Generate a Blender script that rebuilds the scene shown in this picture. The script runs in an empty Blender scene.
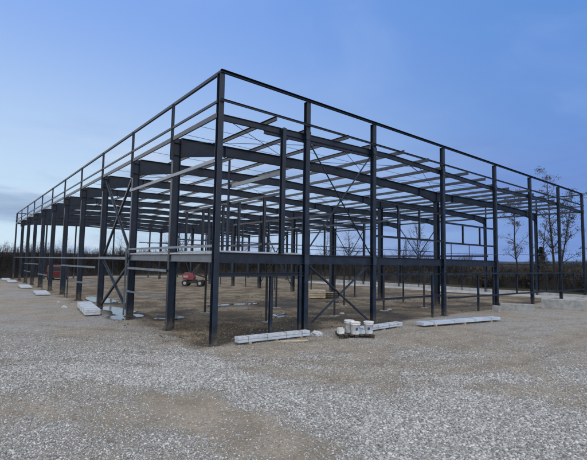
import bpy, math, random
import numpy as np
from mathutils import Vector, Matrix, noise as mnoise

random.seed(7); rng = np.random.default_rng(11)
S = bpy.context.scene
COL = S.collection
R = math.radians

# ------------------------------------------------------------------ camera
CAMP = Vector((-6.089, -11.215, 2.5))
PITCH, ROLL, YAW = R(4.36), R(-0.984), R(50.917)
fw = Vector((math.cos(YAW)*math.cos(PITCH), math.sin(YAW)*math.cos(PITCH), math.sin(PITCH)))
rt = Vector((math.sin(YAW), -math.cos(YAW), 0))
up = rt.cross(fw)
c_, s_ = math.cos(ROLL), math.sin(ROLL)
rt2 = rt*c_ - up*s_; up2 = rt*s_ + up*c_
cam = bpy.data.cameras.new('camera'); co = bpy.data.objects.new('camera', cam); COL.objects.link(co)
M3 = Matrix((rt2, up2, -fw)).transposed()
co.matrix_world = Matrix.Translation(CAMP) @ M3.to_4x4()
cam.sensor_width = 36; cam.lens = 36*413.99/587; cam.clip_end = 6000; cam.clip_start = .1
S.camera = co

# ------------------------------------------------------------------ world / sun / exposure
SUN_AZ, SUN_EL = 128.0, 5.0            # maths angle of the glow (beyond the left edge), low evening sun behind cloud
W = bpy.data.worlds.new('World'); S.world = W; W.use_nodes = True
nt = W.node_tree; nt.nodes.clear()
def N(t, **k):
    n = nt.nodes.new(t)
    for a, b in k.items():
        if a == 'i':
            for q, v in b.items(): n.inputs[q].default_value = v
        else: setattr(n, a, b)
    return n
LK = lambda a, b: nt.links.new(a, b)
def math_(op, a, b=None, clamp=False):
    n = N('ShaderNodeMath', operation=op, use_clamp=clamp)
    for i, v in enumerate((a, b)):
        if v is None: continue
        if isinstance(v, (int, float)): n.inputs[i].default_value = v
        else: LK(v, n.inputs[i])
    return n.outputs[0]
def mixc(fac, a, b, mode='MIX'):
    n = N('ShaderNodeMix', data_type='RGBA', blend_type=mode)
    for s, v in ((n.inputs[0], fac), (n.inputs[6], a), (n.inputs[7], b)):
        if isinstance(v, (int, float, tuple)): s.default_value = v
        else: LK(v, s)
    return n.outputs[2]
sky = N('ShaderNodeTexSky', sky_type='NISHITA', sun_disc=False, sun_elevation=R(SUN_EL), sun_rotation=R(90-SUN_AZ), air_density=1.0, dust_density=.6, ozone_density=2.5, altitude=200)
tc = N('ShaderNodeTexCoord'); sep = N('ShaderNodeSeparateXYZ'); LK(tc.outputs['Generated'], sep.inputs[0])
# a thin high veil and cloud banks, placed by direction in the sky
hz = math_('MAXIMUM', sep.outputs[2], 0.0)
mp = N('ShaderNodeMapping'); mp.inputs['Scale'].default_value = (1.3, 1.3, 6.5); LK(tc.outputs['Generated'], mp.inputs[0])
nz = N('ShaderNodeTexNoise', i={'Scale': 2.1, 'Detail': 7, 'Roughness': .55, 'Distortion': .35}); LK(mp.outputs[0], nz.inputs[0])
cr = N('ShaderNodeMapRange', interpolation_type='SMOOTHSTEP', i={1: .40, 2: .62}); LK(nz.outputs[0], cr.inputs[0])
low = N('ShaderNodeMapRange', interpolation_type='SMOOTHSTEP', i={1: .36, 2: .08}); LK(hz, low.inputs[0])
cloud = math_('MULTIPLY', cr.outputs[0], low.outputs[0])
# toward the glow: dot with its direction
vd = N('ShaderNodeVectorMath', operation='DOT_PRODUCT'); LK(tc.outputs['Generated'], vd.inputs[0])
vd.inputs[1].default_value = (math.cos(R(105)), math.sin(R(105)), .1)
gl = N('ShaderNodeMapRange', interpolation_type='SMOOTHSTEP', i={1: .0, 2: 1.05}); LK(vd.outputs['Value'], gl.inputs[0])
def rad(r, g, b): return (r/.08, g/.08, b/.08, 1)
SKYBLUE = mixc(gl.outputs[0], rad(.195, .345, .745), rad(.68, .87, 1.02))
zen = N('ShaderNodeMapRange', interpolation_type='SMOOTHSTEP', i={1: 0.02, 2: .58}); LK(hz, zen.inputs[0])
deep = mixc(zen.outputs[0], SKYBLUE, mixc(gl.outputs[0], rad(.135, .315, .765), rad(.26, .45, .96)))
base = mixc(.88, sky.outputs[0], deep)
cloudcol = mixc(gl.outputs[0], rad(.17, .27, .62), rad(.64, .72, .86))
nz3 = N('ShaderNodeTexNoise', i={'Scale': 3.4, 'Detail': 5, 'Roughness': .5, 'Distortion': .2}); LK(mp.outputs[0], nz3.inputs[0])
cr3 = N('ShaderNodeMapRange', interpolation_type='SMOOTHSTEP', i={1: .42, 2: .6}); LK(nz3.outputs[0], cr3.inputs[0])
cloudcol = mixc(cr3.outputs[0], cloudcol, mixc(gl.outputs[0], rad(.15, .25, .60), rad(.27, .37, .57)))
final = mixc(math_('MULTIPLY', cloud, .85), base, cloudcol)
# wisps higher up
mp2 = N('ShaderNodeMapping'); mp2.inputs['Scale'].default_value = (1.0, 1.6, 3.0); LK(tc.outputs['Generated'], mp2.inputs[0])
nz2 = N('ShaderNodeTexNoise', i={'Scale': 2.6, 'Detail': 6, 'Roughness': .5, 'Distortion': .6}); LK(mp2.outputs[0], nz2.inputs[0])
cr2 = N('ShaderNodeMapRange', interpolation_type='SMOOTHSTEP', i={1: .45, 2: .75, 3: 0, 4: .16}); LK(nz2.outputs[0], cr2.inputs[0])
final = mixc(cr2.outputs[0], final, rad(.40, .55, .90))
# unseen bright sky patch added overhead and behind the photographer to light the yard
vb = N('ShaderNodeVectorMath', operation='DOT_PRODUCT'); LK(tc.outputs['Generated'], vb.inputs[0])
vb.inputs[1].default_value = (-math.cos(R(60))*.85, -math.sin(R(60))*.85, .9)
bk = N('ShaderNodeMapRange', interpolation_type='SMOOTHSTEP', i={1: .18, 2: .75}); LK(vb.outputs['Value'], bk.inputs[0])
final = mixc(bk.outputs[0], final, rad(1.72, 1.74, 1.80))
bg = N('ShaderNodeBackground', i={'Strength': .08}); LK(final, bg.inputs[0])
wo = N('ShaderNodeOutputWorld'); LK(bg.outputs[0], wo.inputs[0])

sl = bpy.data.lights.new('sun', 'SUN'); sl.energy = .6; sl.angle = R(20); sl.color = (1, .93, .84)
so = bpy.data.objects.new('sun', sl); COL.objects.link(so)
sd = Vector((math.cos(R(SUN_AZ))*math.cos(R(SUN_EL+4)), math.sin(R(SUN_AZ))*math.cos(R(SUN_EL+4)), math.sin(R(SUN_EL+4))))
so.rotation_euler = (-sd).to_track_quat('-Z', 'Y').to_euler(); so.location = (0, 0, 30)

S.render.engine = 'CYCLES'
S.view_settings.view_transform = 'Standard'; S.view_settings.look = 'None'
S.view_settings.exposure = 0.0; S.view_settings.gamma = 1; S.view_settings.use_curve_mapping = False

# ------------------------------------------------------------------ materials
def mat(name, col, rough=.6, metal=0., var=.12, scale=6., bump=.0, bscale=40., col2=None, spec=.5, stretch=None, dust=False):
    m = bpy.data.materials.new(name); m.use_nodes = True
    t = m.node_tree; b = t.nodes['Principled BSDF']
    b.inputs['Roughness'].default_value = rough; b.inputs['Metallic'].default_value = metal
    b.inputs['Specular IOR Level'].default_value = spec
    tc = t.nodes.new('ShaderNodeTexCoord')
    src = tc.outputs['Object']
    if stretch:
        mp = t.nodes.new('ShaderNodeMapping'); mp.inputs['Scale'].default_value = stretch; t.links.new(src, mp.inputs[0]); src = mp.outputs[0]
    n = t.nodes.new('ShaderNodeTexNoise'); n.inputs['Scale'].default_value = scale; n.inputs['Detail'].default_value = 5
    t.links.new(src, n.inputs[0])
    r = t.nodes.new('ShaderNodeValToRGB')
    c2 = col2 or tuple(min(1, c*(1+var*2)) for c in col)
    c1 = tuple(c*(1-var*2) for c in col) if not col2 else col
    r.color_ramp.elements[0].color = (*c1, 1); r.color_ramp.elements[0].position = .33
    r.color_ramp.elements[1].color = (*c2, 1); r.color_ramp.elements[1].position = .68
    t.links.new(n.outputs[0], r.inputs[0]); t.links.new(r.outputs[0], b.inputs['Base Color'])
    if dust:      # mud splashed up the feet, chalky scuffs and a little rust higher up
        ge = t.nodes.new('ShaderNodeNewGeometry'); sx = t.nodes.new('ShaderNodeSeparateXYZ'); t.links.new(ge.outputs['Position'], sx.inputs[0])
        def NZ(sc, v=None):
            q = t.nodes.new('ShaderNodeTexNoise'); q.inputs['Scale'].default_value = sc; q.inputs['Detail'].default_value = 7; q.inputs['Roughness'].default_value = .65
            if v:
                mp = t.nodes.new('ShaderNodeMapping'); mp.inputs['Scale'].default_value = v; t.links.new(ge.outputs['Position'], mp.inputs[0]); t.links.new(mp.outputs[0], q.inputs[0])
            else: t.links.new(ge.outputs['Position'], q.inputs[0])
            return q.outputs[0]
        def MR(x, a, b2, c, d):
            q = t.nodes.new('ShaderNodeMapRange'); q.interpolation_type = 'SMOOTHSTEP'
            for i, vv in enumerate((a, b2, c, d)): q.inputs[i+1].default_value = vv
            t.links.new(x, q.inputs[0]); return q.outputs[0]
        def MX(f, a, cc):
            q = t.nodes.new('ShaderNodeMix'); q.data_type = 'RGBA'; t.links.new(f, q.inputs[0]); t.links.new(a, q.inputs[6]); q.inputs[7].default_value = cc; return q.outputs[2]
        def MU(a, b2):
            q = t.nodes.new('ShaderNodeMath'); q.operation = 'MULTIPLY'; t.links.new(a, q.inputs[0]); t.links.new(b2, q.inputs[1]); return q.outputs[0]
        c0 = r.outputs[0]
        c0 = MX(MR(NZ(2.2, (3, 3, .35)), .55, .8, 0, .25), c0, (.022, .038, .062, 1))
        c0 = MX(MU(MR(NZ(7), .35, .65, .15, .9), MR(sx.outputs[2], .55, -.05, 0, 1)), c0, (.12, .10, .078, 1))
        c0 = MX(MR(NZ(5.5), .735, .78, 0, .5), c0, (.05, .022, .012, 1))
        t.links.new(c0, b.inputs['Base Color'])
    rr = t.nodes.new('ShaderNodeMapRange'); rr.inputs[3].default_value = max(0, rough-.12); rr.inputs[4].default_value = min(1, rough+.12)
    t.links.new(n.outputs[0], rr.inputs[0]); t.links.new(rr.outputs[0], b.inputs['Roughness'])
    if bump:
        n2 = t.nodes.new('ShaderNodeTexNoise'); n2.inputs['Scale'].default_value = bscale; n2.inputs['Detail'].default_value = 6
        t.links.new(src, n2.inputs[0])
        bb = t.nodes.new('ShaderNodeBump'); bb.inputs['Strength'].default_value = bump; bb.inputs['Distance'].default_value = .02
        t.links.new(n2.outputs[0], bb.inputs['Height']); t.links.new(bb.outputs[0], b.inputs['Normal'])
    return m
STEEL = mat('painted_steel', (.0065, .0150, .032), .5, 0, .22, 3.0, spec=.35, dust=True)
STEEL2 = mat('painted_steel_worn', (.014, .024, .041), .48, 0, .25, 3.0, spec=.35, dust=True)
POLE = mat('prop_steel', (.012, .014, .018), .55, 0, .2, 4.0)
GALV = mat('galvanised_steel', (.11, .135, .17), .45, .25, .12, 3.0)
GALVD = mat('galvanised_purlin', (.018, .027, .043), .5, .1, .2, 5.0)
GALVM = mat('primed_edge_beam', (.085, .105, .135), .5, .1, .12, 2.0)
DECK = mat('deck_sheet', (.36, .40, .45), .45, .1, .1, 6.0)
CONC = mat('concrete', (.25, .26, .265), .9, 0, .12, 4.0, .4, 30)
CONCP = mat('pale_concrete', (.36, .375, .39), .9, 0, .1, 3.0, .4, 30)
PANEL = mat('coated_panel', (.38, .44, .53), .5, 0, .06, 3.0)
PANELE = mat('panel_edge', (.42, .46, .51), .7, 0, .1, 8.0)
STRAP = mat('strap', (.22, .25, .30), .5)
WOOD = mat('raw_timber', (.32, .25, .17), .85, 0, .2, 5.0, .3, 30, stretch=(1, 6, 6))
WOODD = mat('old_timber', (.045, .04, .036), .9, 0, .25, 5.0, .3, 30, stretch=(1, 6, 6))
WOODP = mat('pale_timber', (.42, .36, .27), .85, 0, .2, 5.0, .3, 30, stretch=(1, 6, 6))
WHITEP = mat('bucket_plastic', (.46, .47, .46), .4, 0, .05, 7.0, col2=(.74, .76, .78))
BLUEL = mat('blue_label', (.02, .06, .32), .5)
RED = mat('red_paint', (.15, .008, .013), .35, 0, .12, 5.0)
REDD = mat('dark_red_paint', (.09, .005, .010), .4, 0, .12, 5.0)
DGREY = mat('dark_machine', (.02, .02, .022), .6)
RUB = mat('rubber', (.015, .015, .016), .85)
GLASS = mat('dark_glass', (.02, .025, .03), .08, 0, .02)
GREYW = mat('wheel_rim', (.3, .3, .32), .5)
SHEETW = mat('white_sheet', (.42, .45, .48), .6, 0, .06, 6.0, .3, 12)
BARK = mat('bark', (.018, .015, .013), .9, 0, .25, 12.0)
TWIG = mat('twigs', (.022, .018, .017), .9, 0, .3, .35)
LEAFB = mat('dry_leaves', (.025, .022, .012), .8, 0, .3, 3.0, col2=(.05, .034, .020))
LEAFG = mat('dark_needles', (.008, .018, .010), .8, 0, .3, 3.0)
BANK = mat('undergrowth_soil', (.007, .007, .007), .95, 0, .3, .8, .6, 4, col2=(.018, .015, .012))
HILLM = mat('hill_wood', (.012, .015, .022), .95, 0, .3, .05)
WATER = mat('water', (.05, .045, .036), .06, 0, .2, 3.0, .12, 6, spec=.6)

# ------------------------------------------------------------------ mesh helpers
class MB:
    def __init__(s): s.v = []; s.f = []
    def add(s, vs, fs):
        o = len(s.v); s.v += [tuple(v) for v in vs]; s.f += [tuple(i+o for i in f) for f in fs]; return s
    def box(s, a, b):
        x0, y0, z0 = a; x1, y1, z1 = b
        return s.add([(x0,y0,z0),(x1,y0,z0),(x1,y1,z0),(x0,y1,z0),(x0,y0,z1),(x1,y0,z1),(x1,y1,z1),(x0,y1,z1)],
                     [(0,3,2,1),(4,5,6,7),(0,1,5,4),(1,2,6,5),(2,3,7,6),(3,0,4,7)])
    def sweep(s, prof, p0, p1, web):
        """prof: (a,b) points, a along web, b across; swept p0->p1"""
        p0 = Vector(p0); p1 = Vector(p1); d = (p1-p0).normalized(); w = Vector(web); w = (w-d*w.dot(d)).normalized(); b = d.cross(w)
        n = len(prof); vs = [p0+w*q[0]+b*q[1] for q in prof]+[p1+w*q[0]+b*q[1] for q in prof]
        fs = [(i, (i+1) % n, (i+1) % n+n, i+n) for i in range(n)]+[tuple(range(n-1, -1, -1)), tuple(range(n, 2*n))]
        return s.add(vs, fs)
    def bar(s, p0, p1, w, h, web=(0,0,1)):
        return s.sweep([(-h/2,-w/2),(-h/2,w/2),(h/2,w/2),(h/2,-w/2)], p0, p1, web)
    def ibeam(s, p0, p1, h, b, web=(0,0,1), tf=.014, tw=.01):
        H, B, t = h/2, b/2, tw/2
        return s.sweep([(-H,-B),(-H,B),(-H+tf,B),(-H+tf,t),(H-tf,t),(H-tf,B),(H,B),(H,-B),(H-tf,-B),(H-tf,-t),(-H+tf,-t),(-H+tf,-B)], p0, p1, web)
    def chan(s, p0, p1, h, b, web=(0,0,1), t=.008, sgn=1):
        H, B = h/2, b*sgn; t1 = t*sgn
        return s.sweep([(-H,0),(-H,B),(-H+t,B),(-H+t,t1),(H-t,t1),(H-t,B),(H,B),(H,0)], p0, p1, web)
    def angle(s, p0, p1, a, web=(0,0,1), t=.01):
        return s.sweep([(0,0),(a,0),(a,t),(t,t),(t,a),(0,a)], p0, p1, web)
    def tube(s, p0, p1, r0, r1=None, n=8):
        r1 = r0 if r1 is None else r1
        p0 = Vector(p0); p1 = Vector(p1); d = (p1-p0).normalized(); w = d.orthogonal().normalized(); b = d.cross(w)
        vs = []
        for p, r in ((p0, r0), (p1, r1)):
            vs += [p+(w*math.cos(2*math.pi*i/n)+b*math.sin(2*math.pi*i/n))*r for i in range(n)]
        return s.add(vs, [(i, (i+1) % n, (i+1) % n+n, i+n) for i in range(n)]+[tuple(range(n-1,-1,-1)), tuple(range(n, 2*n))])
    def lathe(s, c, prof, n=20):
        vs = []; fs = []
        for r, z in prof: vs += [(c[0]+r*math.cos(2*math.pi*i/n), c[1]+r*math.sin(2*math.pi*i/n), c[2]+z) for i in range(n)]
        for k in range(len(prof)-1):
            for i in range(n): fs.append((k*n+i, k*n+(i+1) % n, (k+1)*n+(i+1) % n, (k+1)*n+i))
        fs.append(tuple(range(n-1,-1,-1))); fs.append(tuple((len(prof)-1)*n+i for i in range(n)))
        return s.add(vs, fs)
    def plate_girder(s, tops, bots, y, b=.2, tw=.01, tf=.016):
        """I-section with a varying depth in the plane y; tops/bots are (x,z) lists"""
        for i in range(len(tops)-1):
            (xa,za),(xb,zb),(xc,zc),(xd,zd) = tops[i], tops[i+1], bots[i+1], bots[i]
            t = tw/2
            s.add([(xd,y-t,zd),(xc,y-t,zc),(xb,y-t,zb),(xa,y-t,za),(xd,y+t,zd),(xc,y+t,zc),(xb,y+t,zb),(xa,y+t,za)],
                  [(0,1,2,3),(7,6,5,4),(0,4,5,1),(2,6,7,3),(1,5,6,2),(3,7,4,0)])
            for (p, q, sg) in (((xa,za),(xb,zb),1),((xd,zd),(xc,zc),-1)):
                z0, z1 = (0, tf) if sg > 0 else (-tf, 0)
                s.add([(p[0],y-b/2,p[1]+z0),(q[0],y-b/2,q[1]+z0),(q[0],y+b/2,q[1]+z0),(p[0],y+b/2,p[1]+z0),
                       (p[0],y-b/2,p[1]+z1),(q[0],y-b/2,q[1]+z1),(q[0],y+b/2,q[1]+z1),(p[0],y+b/2,p[1]+z1)],
                      [(0,3,2,1),(4,5,6,7),(0,1,5,4),(1,2,6,5),(2,3,7,6),(3,0,4,7)])
        return s
    def build(s, name, m, parent=None, smooth=False, loc=None, rz=0):
        me = bpy.data.meshes.new(name); me.from_pydata(s.v, [], s.f); me.materials.append(m)
        if smooth: me.polygons.foreach_set('use_smooth', [True]*len(me.polygons))
        me.update(); o = bpy.data.objects.new(name, me); COL.objects.link(o)
        if parent: o.parent = parent
        if loc: o.location = loc
        if rz: o.rotation_euler = (0, 0, rz)
        return o
def tag(o, label, cat, group=None):
    o['label'] = label; o['category'] = cat
    if group: o['group'] = group
    return o
def thing(name, label, cat, loc=(0,0,0), rz=0, group=None):
    o = bpy.data.objects.new(name, None); COL.objects.link(o); o.location = loc; o.rotation_euler = (0, 0, rz); o.empty_display_size = .3
    return tag(o, label, cat, group)
def kids(o, alln): return [c for c in alln if c.parent is o]
def dup(root, loc, rz=None, label=None, scale=None):
    allo = list(COL.objects)
    r = root.copy(); COL.objects.link(r); r.location = loc
    if rz is not None: r.rotation_euler = (0, 0, rz)
    if scale: r.scale = (scale,)*3
    if label: r['label'] = label
    for ch in kids(root, allo):
        c = ch.copy(); COL.objects.link(c); c.parent = r
        for g in kids(ch, allo):
            d = g.copy(); COL.objects.link(d); d.parent = c
    return r
def npmesh(name, verts, faces, m, k):
    """verts (n,3), faces (f,k) numpy"""
    me = bpy.data.meshes.new(name); nv, nf = len(verts), len(faces)
    me.vertices.add(nv); me.vertices.foreach_set('co', verts.astype(np.float32).ravel())
    me.loops.add(nf*k); me.loops.foreach_set('vertex_index', faces.astype(np.int32).ravel())
    me.polygons.add(nf); me.polygons.foreach_set('loop_start', np.arange(nf, dtype=np.int32)*k)
    me.update(calc_edges=True); me.materials.append(m)
    o = bpy.data.objects.new(name, me); COL.objects.link(o); return o

# ------------------------------------------------------------------ ground
def hash2(ix, iy, seed):
    h = (ix.astype(np.int64)*374761393 + iy.astype(np.int64)*668265263 + seed*144665) & 0xffffffff
    h = ((h ^ (h >> 13))*1274126177) & 0xffffffff
    return ((h ^ (h >> 16)) & 0xffff)/65535.
def vnoise(x, y, s, seed=0):
    x = x/s; y = y/s; ix = np.floor(x); iy = np.floor(y); fx = x-ix; fy = y-iy; fx = fx*fx*(3-2*fx); fy = fy*fy*(3-2*fy)
    a = hash2(ix,iy,seed); b = hash2(ix+1,iy,seed); c = hash2(ix,iy+1,seed); d = hash2(ix+1,iy+1,seed)
    return (a*(1-fx)+b*fx)*(1-fy)+(c*(1-fx)+d*fx)*fy
def fbm(x, y, s, seed=0, o=4):
    r = 0; a = .5
    for k in range(o): r = r+a*vnoise(x, y, s/2**k, seed+k*17); a *= .5
    return r/(1-.5**o)
def sstep(a, b, x): t = np.clip((x-a)/(b-a), 0, 1); return t*t*(3-2*t)
def capsule(x, y, a, b):
    ax, ay = a; bx, by = b; dx, dy = bx-ax, by-ay; L = dx*dx+dy*dy
    t = np.clip(((x-ax)*dx+(y-ay)*dy)/L, 0, 1); return np.hypot(x-ax-t*dx, y-ay-t*dy)
GRAV = [((-4.6,2.2),(-1.4,-.75),1.0,.8),((-3.6,-1.0),(-2.5,-3.0),.75,1.),((-1.5,-1.6),(-1.1,-5.3),.75,1.),((-1.1,-5.3),(.1,-7.9),1.0,1.),
        ((1.3,-6.9),(1.6,-9.0),.9,1.),((5.5,-7.6),(4.9,-8.1),.6,.7),((2.2,-5.6),(4.0,-7.3),.35,.75),((-5.4,-3.8),(-4.7,-5.1),.6,.5),
        ((-1.4,-7.7),(.4,-9.3),.7,1.),((-8,3),(-5,-1),1.2,.55),((1.5,-2.6),(2.4,-3.2),.35,.5)]
DIRT = [((-2.9,-4.6),(-2.5,-7.0),.55),((-.4,-3.1),(.6,-4.6),.5),((-3.2,-3.6),(-2.6,-4.6),.35)]
PUD = [(.35,9.9,.5,2.1),(-.45,7.9,.32,.7),(1.3,17.0,.55,2.2),(6.9,10.2,1.3,.35),(1.4,6.6,.5,.35),(5.5,4.2,.5,.16),(13,8.4,.9,.25),(6.3,5.0,.3,.14)]
def puddle_d(x, y):
    d = np.full_like(x, 9.); x, y = x+(vnoise(x, y, .7, 93)-.5)*.5, y+(vnoise(x, y, .8, 94)-.5)*.9
    for (px, py, rx, ry) in PUD: d = np.minimum(d, np.hypot((x-px)/rx, (y-py)/ry)+.35*(vnoise(x, y, .35, 91)-.5))
    return d
TRK = [[(-11,10),(-6,5.6),(-2.6,2.0),(1.0,-1.6),(6,-2.6),(13,-3.6),(26,-7)], [(-10,14),(-4.5,7.5),(-1.9,3.4),(-.2,-1.2),(3.5,-4.2),(12,-6.6)], [(-9,2.5),(-4.5,-.3),(-1.5,-3.4),(3,-5.2),(11,-5.4)]]
def tracks(x, y):
    m = np.zeros_like(x); wx = x+(vnoise(x, y, 3., 301)-.5)*.8; wy = y+(vnoise(x, y, 3., 302)-.5)*.8
    for P in TRK:
        d = np.full_like(x, 99.)
        for a, b in zip(P[:-1], P[1:]): d = np.minimum(d, capsule(wx, wy, a, b))
        m = np.maximum(m, sstep(.20, .08, np.abs(d-.85)))
    return m*(.35+.65*vnoise(x, y, 1.3, 303))
def nominal(x, y): return -.008*np.clip(y, 0, 60)+0*x
def inside(x, y):
    w = (fbm(x, y, 1.6, 41)-.5)*1.2
    return sstep(-.5, .3, x+w+.25)*sstep(-.3, .35, y+w)*sstep(35.5, 34, x)*sstep(59, 57, y)
def hgt(x, y):
    z = nominal(x, y); near = sstep(90, 30, np.hypot(x, y))
    z = z+(fbm(x, y, 5., 3)-.5)*.10*near+(fbm(x, y, .9, 5)-.5)*.035*near
    ins = inside(x, y); z = z+ins*((fbm(x, y, .8, 8)-.5)*.13-.03)
    m = np.exp(-((x-1.3)**2/1.6+(y-2.4)**2/3.2)); z = z+m*(.04+.30*np.abs(fbm(x, y, .45, 13)-.45))
    m = np.exp(-((x-5.3)**2/3.5+(y-2.6)**2/1.0)); z = z+m*.35*np.abs(fbm(x, y, .5, 14)-.45)
    p = puddle_d(x, y); z = np.where(p < 1.6, nominal(x, y)+(z-nominal(x, y))*sstep(.9, 1.6, p)-.05*sstep(1.15, .7, p), z)
    z = z-.022*tracks(x, y)
    z = z-3.0*sstep(150, 900, np.hypot(x, y))
    return z
def gmask(x, y):
    g = np.zeros_like(x)
    for a, b, r, w in GRAV: g = np.maximum(g, w*sstep(r*1.35, r*.55, capsule(x, y, a, b)+(fbm(x, y, .8, 21)-.5)*.9))
    base = .20+.45*sstep(.42, .72, fbm(x, y, 2.2, 25))
    g = np.maximum(g, base); g = g+.18*(vnoise(x, y, .28, 33)-.5)
    for a, b, r in DIRT: g = g*(1-.72*sstep(r*1.4, r*.6, capsule(x, y, a, b)+(fbm(x, y, .7, 27)-.5)*.5))
    g = g*(.75+.5*fbm(x, y, .5, 29))*(1-.55*tracks(x, y))
    return np.clip(g, 0, 1)*(1-.92*inside(x, y))
n_ = 620; t_ = np.linspace(-1, 1, n_)
def warp(t, near, far, c): return c+np.sinh(t*6.2)/math.sinh(6.2)*far+t*near
gx_ = warp(t_, 14, 1800, 0.); gy_ = warp(t_, 14, 1800, -1.)
X, Y = np.meshgrid(gx_, gy_, indexing='ij'); x = X.ravel(); y = Y.ravel()
V = np.stack([x, y, hgt(x, y)], 1)
idx = np.arange(n_*n_).reshape(n_, n_)
F = np.stack([idx[:-1,:-1], idx[1:,:-1], idx[1:,1:], idx[:-1,1:]], -1).reshape(-1, 4)

def ground_mat():
    m = bpy.data.materials.new('site_ground'); m.use_nodes = True; t = m.node_tree; b = t.nodes['Principled BSDF']
    def n(tp, **k):
        q = t.nodes.new(tp)
        for a, v in k.items(): setattr(q, a, v)
        return q
    L = t.links.new
    geo = n('ShaderNodeNewGeometry'); pos = geo.outputs['Position']
    def at(nm): q = n('ShaderNodeAttribute'); q.attribute_name = nm; return q.outputs['Fac']
    def noi(sc, det=5, rough=.6):
        q = n('ShaderNodeTexNoise'); q.inputs['Scale'].default_value = sc; q.inputs['Detail'].default_value = det; q.inputs['Roughness'].default_value = rough; L(pos, q.inputs[0]); return q.outputs[0]
    def mr(s, a, b_, c=0., d=1., sm=True):
        q = n('ShaderNodeMapRange'); q.interpolation_type = 'SMOOTHSTEP' if sm else 'LINEAR'
        for i, v in enumerate((a, b_, c, d)): q.inputs[i+1].default_value = v
        L(s, q.inputs[0]); return q.outputs[0]
    def mx(f, a, b_, mode='MIX'):
        q = n('ShaderNodeMix'); q.data_type = 'RGBA'; q.blend_type = mode
        for s, v in ((q.inputs[0], f), (q.inputs[6], a), (q.inputs[7], b_)):
            if isinstance(v, (int, float, tuple)): s.default_value = v
            else: L(v, s)
        return q.outputs[2]
    def ma(op, a, b_):
        q = n('ShaderNodeMath', operation=op)
        for i, v in enumerate((a, b_)):
            if isinstance(v, (int, float)): q.inputs[i].default_value = v
            else: L(v, q.inputs[i])
        return q.outputs[0]
    g = at('gravel'); ins = at('inside'); wet = at('wet'); fld = at('field')
    dirt = mx(mr(noi(1.1, 8), .35, .65), (.235, .198, .148, 1), (.355, .305, .235, 1))
    dirt = mx(mr(noi(14, 6, .7), .35, .68), mx(.55, dirt, (.15, .125, .095, 1)), dirt)
    # loose stones in the surface: voronoi cells, present where the mask says so
    vor = n('ShaderNodeTexVoronoi'); vor.inputs['Scale'].default_value = 27; L(pos, vor.inputs['Vector'])
    sep = n('ShaderNodeSeparateColor'); L(vor.outputs['Color'], sep.inputs[0])
    stone = mx(sep.outputs[1], (.22, .22, .22, 1), (.60, .60, .59, 1))
    pres = ma('LESS_THAN', sep.outputs[0], ma('ADD', ma('MULTIPLY', g, 1.0), .03))
    inner = mr(vor.outputs['Distance'], .62, .42)
    pf = ma('MULTIPLY', pres, inner)
    vor2 = n('ShaderNodeTexVoronoi'); vor2.inputs['Scale'].default_value = 75; L(pos, vor2.inputs['Vector'])
    sep2 = n('ShaderNodeSeparateColor'); L(vor2.outputs['Color'], sep2.inputs[0])
    stone2 = mx(sep2.outputs[1], (.20, .195, .185, 1), (.52, .51, .48, 1))
    pf2 = ma('MULTIPLY', ma('LESS_THAN', sep2.outputs[0], ma('ADD', ma('MULTIPLY', g, .6), .22)), mr(vor2.outputs['Distance'], .7, .4))
    out = mx(mr(g, .1, .9, 0, .75), dirt, (.25, .245, .235, 1))
    out = mx(ma('MULTIPLY', pf2, .75), out, stone2)
    out = mx(ma('MULTIPLY', pf, .9), out, stone)
    inn = mx(mr(noi(.55, 7), .42, .6), (.15, .118, .080, 1), (.32, .265, .185, 1))
    inn = mx(mr(noi(9, 6, .7), .4, .65), mx(.5, inn, (.03, .025, .02, 1)), inn)
    out = mx(ma('MULTIPLY', ins, .9), out, inn)
    out = mx(wet, out, (.035, .030, .025, 1))
    field = mx(mr(noi(.15, 6), .4, .6), (.035, .036, .018, 1), (.065, .052, .032, 1))
    out = mx(fld, out, field)
    L(out, b.inputs['Base Color'])
    ro = n('ShaderNodeMix'); ro.inputs[2].default_value = .92; ro.inputs[3].default_value = .6; L(wet, ro.inputs[0]); L(ro.outputs[0], b.inputs['Roughness'])
    b.inputs['Specular IOR Level'].default_value = .12
    hh = ma('ADD', ma('MULTIPLY', pf, .022), ma('ADD', ma('MULTIPLY', pf2, .008), ma('ADD', ma('MULTIPLY', noi(6, 8, .7), .05), ma('MULTIPLY', noi(45, 4), .012))))
    bu = n('ShaderNodeBump'); bu.inputs['Strength'].default_value = .9; bu.inputs['Distance'].default_value = 1.0
    L(hh, bu.inputs['Height']); L(bu.outputs[0], b.inputs['Normal'])
    return m
GM = ground_mat()
ground = npmesh('ground', V, F, GM, 4); ground['kind'] = 'structure'
ground.data.polygons.foreach_set('use_smooth', [True]*len(F))
def attr(nm, vals): a = ground.data.attributes.new(nm, 'FLOAT', 'POINT'); a.data.foreach_set('value', vals.astype(np.float32))
attr('gravel', gmask(x, y)); attr('inside', inside(x, y))
pdist = puddle_d(x, y)
damp = sstep(.5, .64, fbm(x, y, 3.0, 61))*inside(x, y)*sstep(18, 9, y)*.75
damp = np.maximum(damp, .8*sstep(.40, .56, fbm(x, y, 1.6, 63))*inside(x, y)*sstep(2.6, 4.5, x)*sstep(17, 13, x)*sstep(6.5, 3.5, y))
damp = np.maximum(damp, sstep(1.7, 1.05, pdist))
damp = np.maximum(damp, .22*tracks(x, y)*(1-inside(x, y)))
attr('wet', np.clip(damp, 0, 1))
far = np.maximum.reduce([sstep(34.5, 36.5, x+(fbm(x, y, 2, 71)-.5)*2), sstep(60, 66, y), sstep(-30, -34, x), sstep(-60, -70, y)])
attr('field', np.clip(far, 0, 1))
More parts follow.
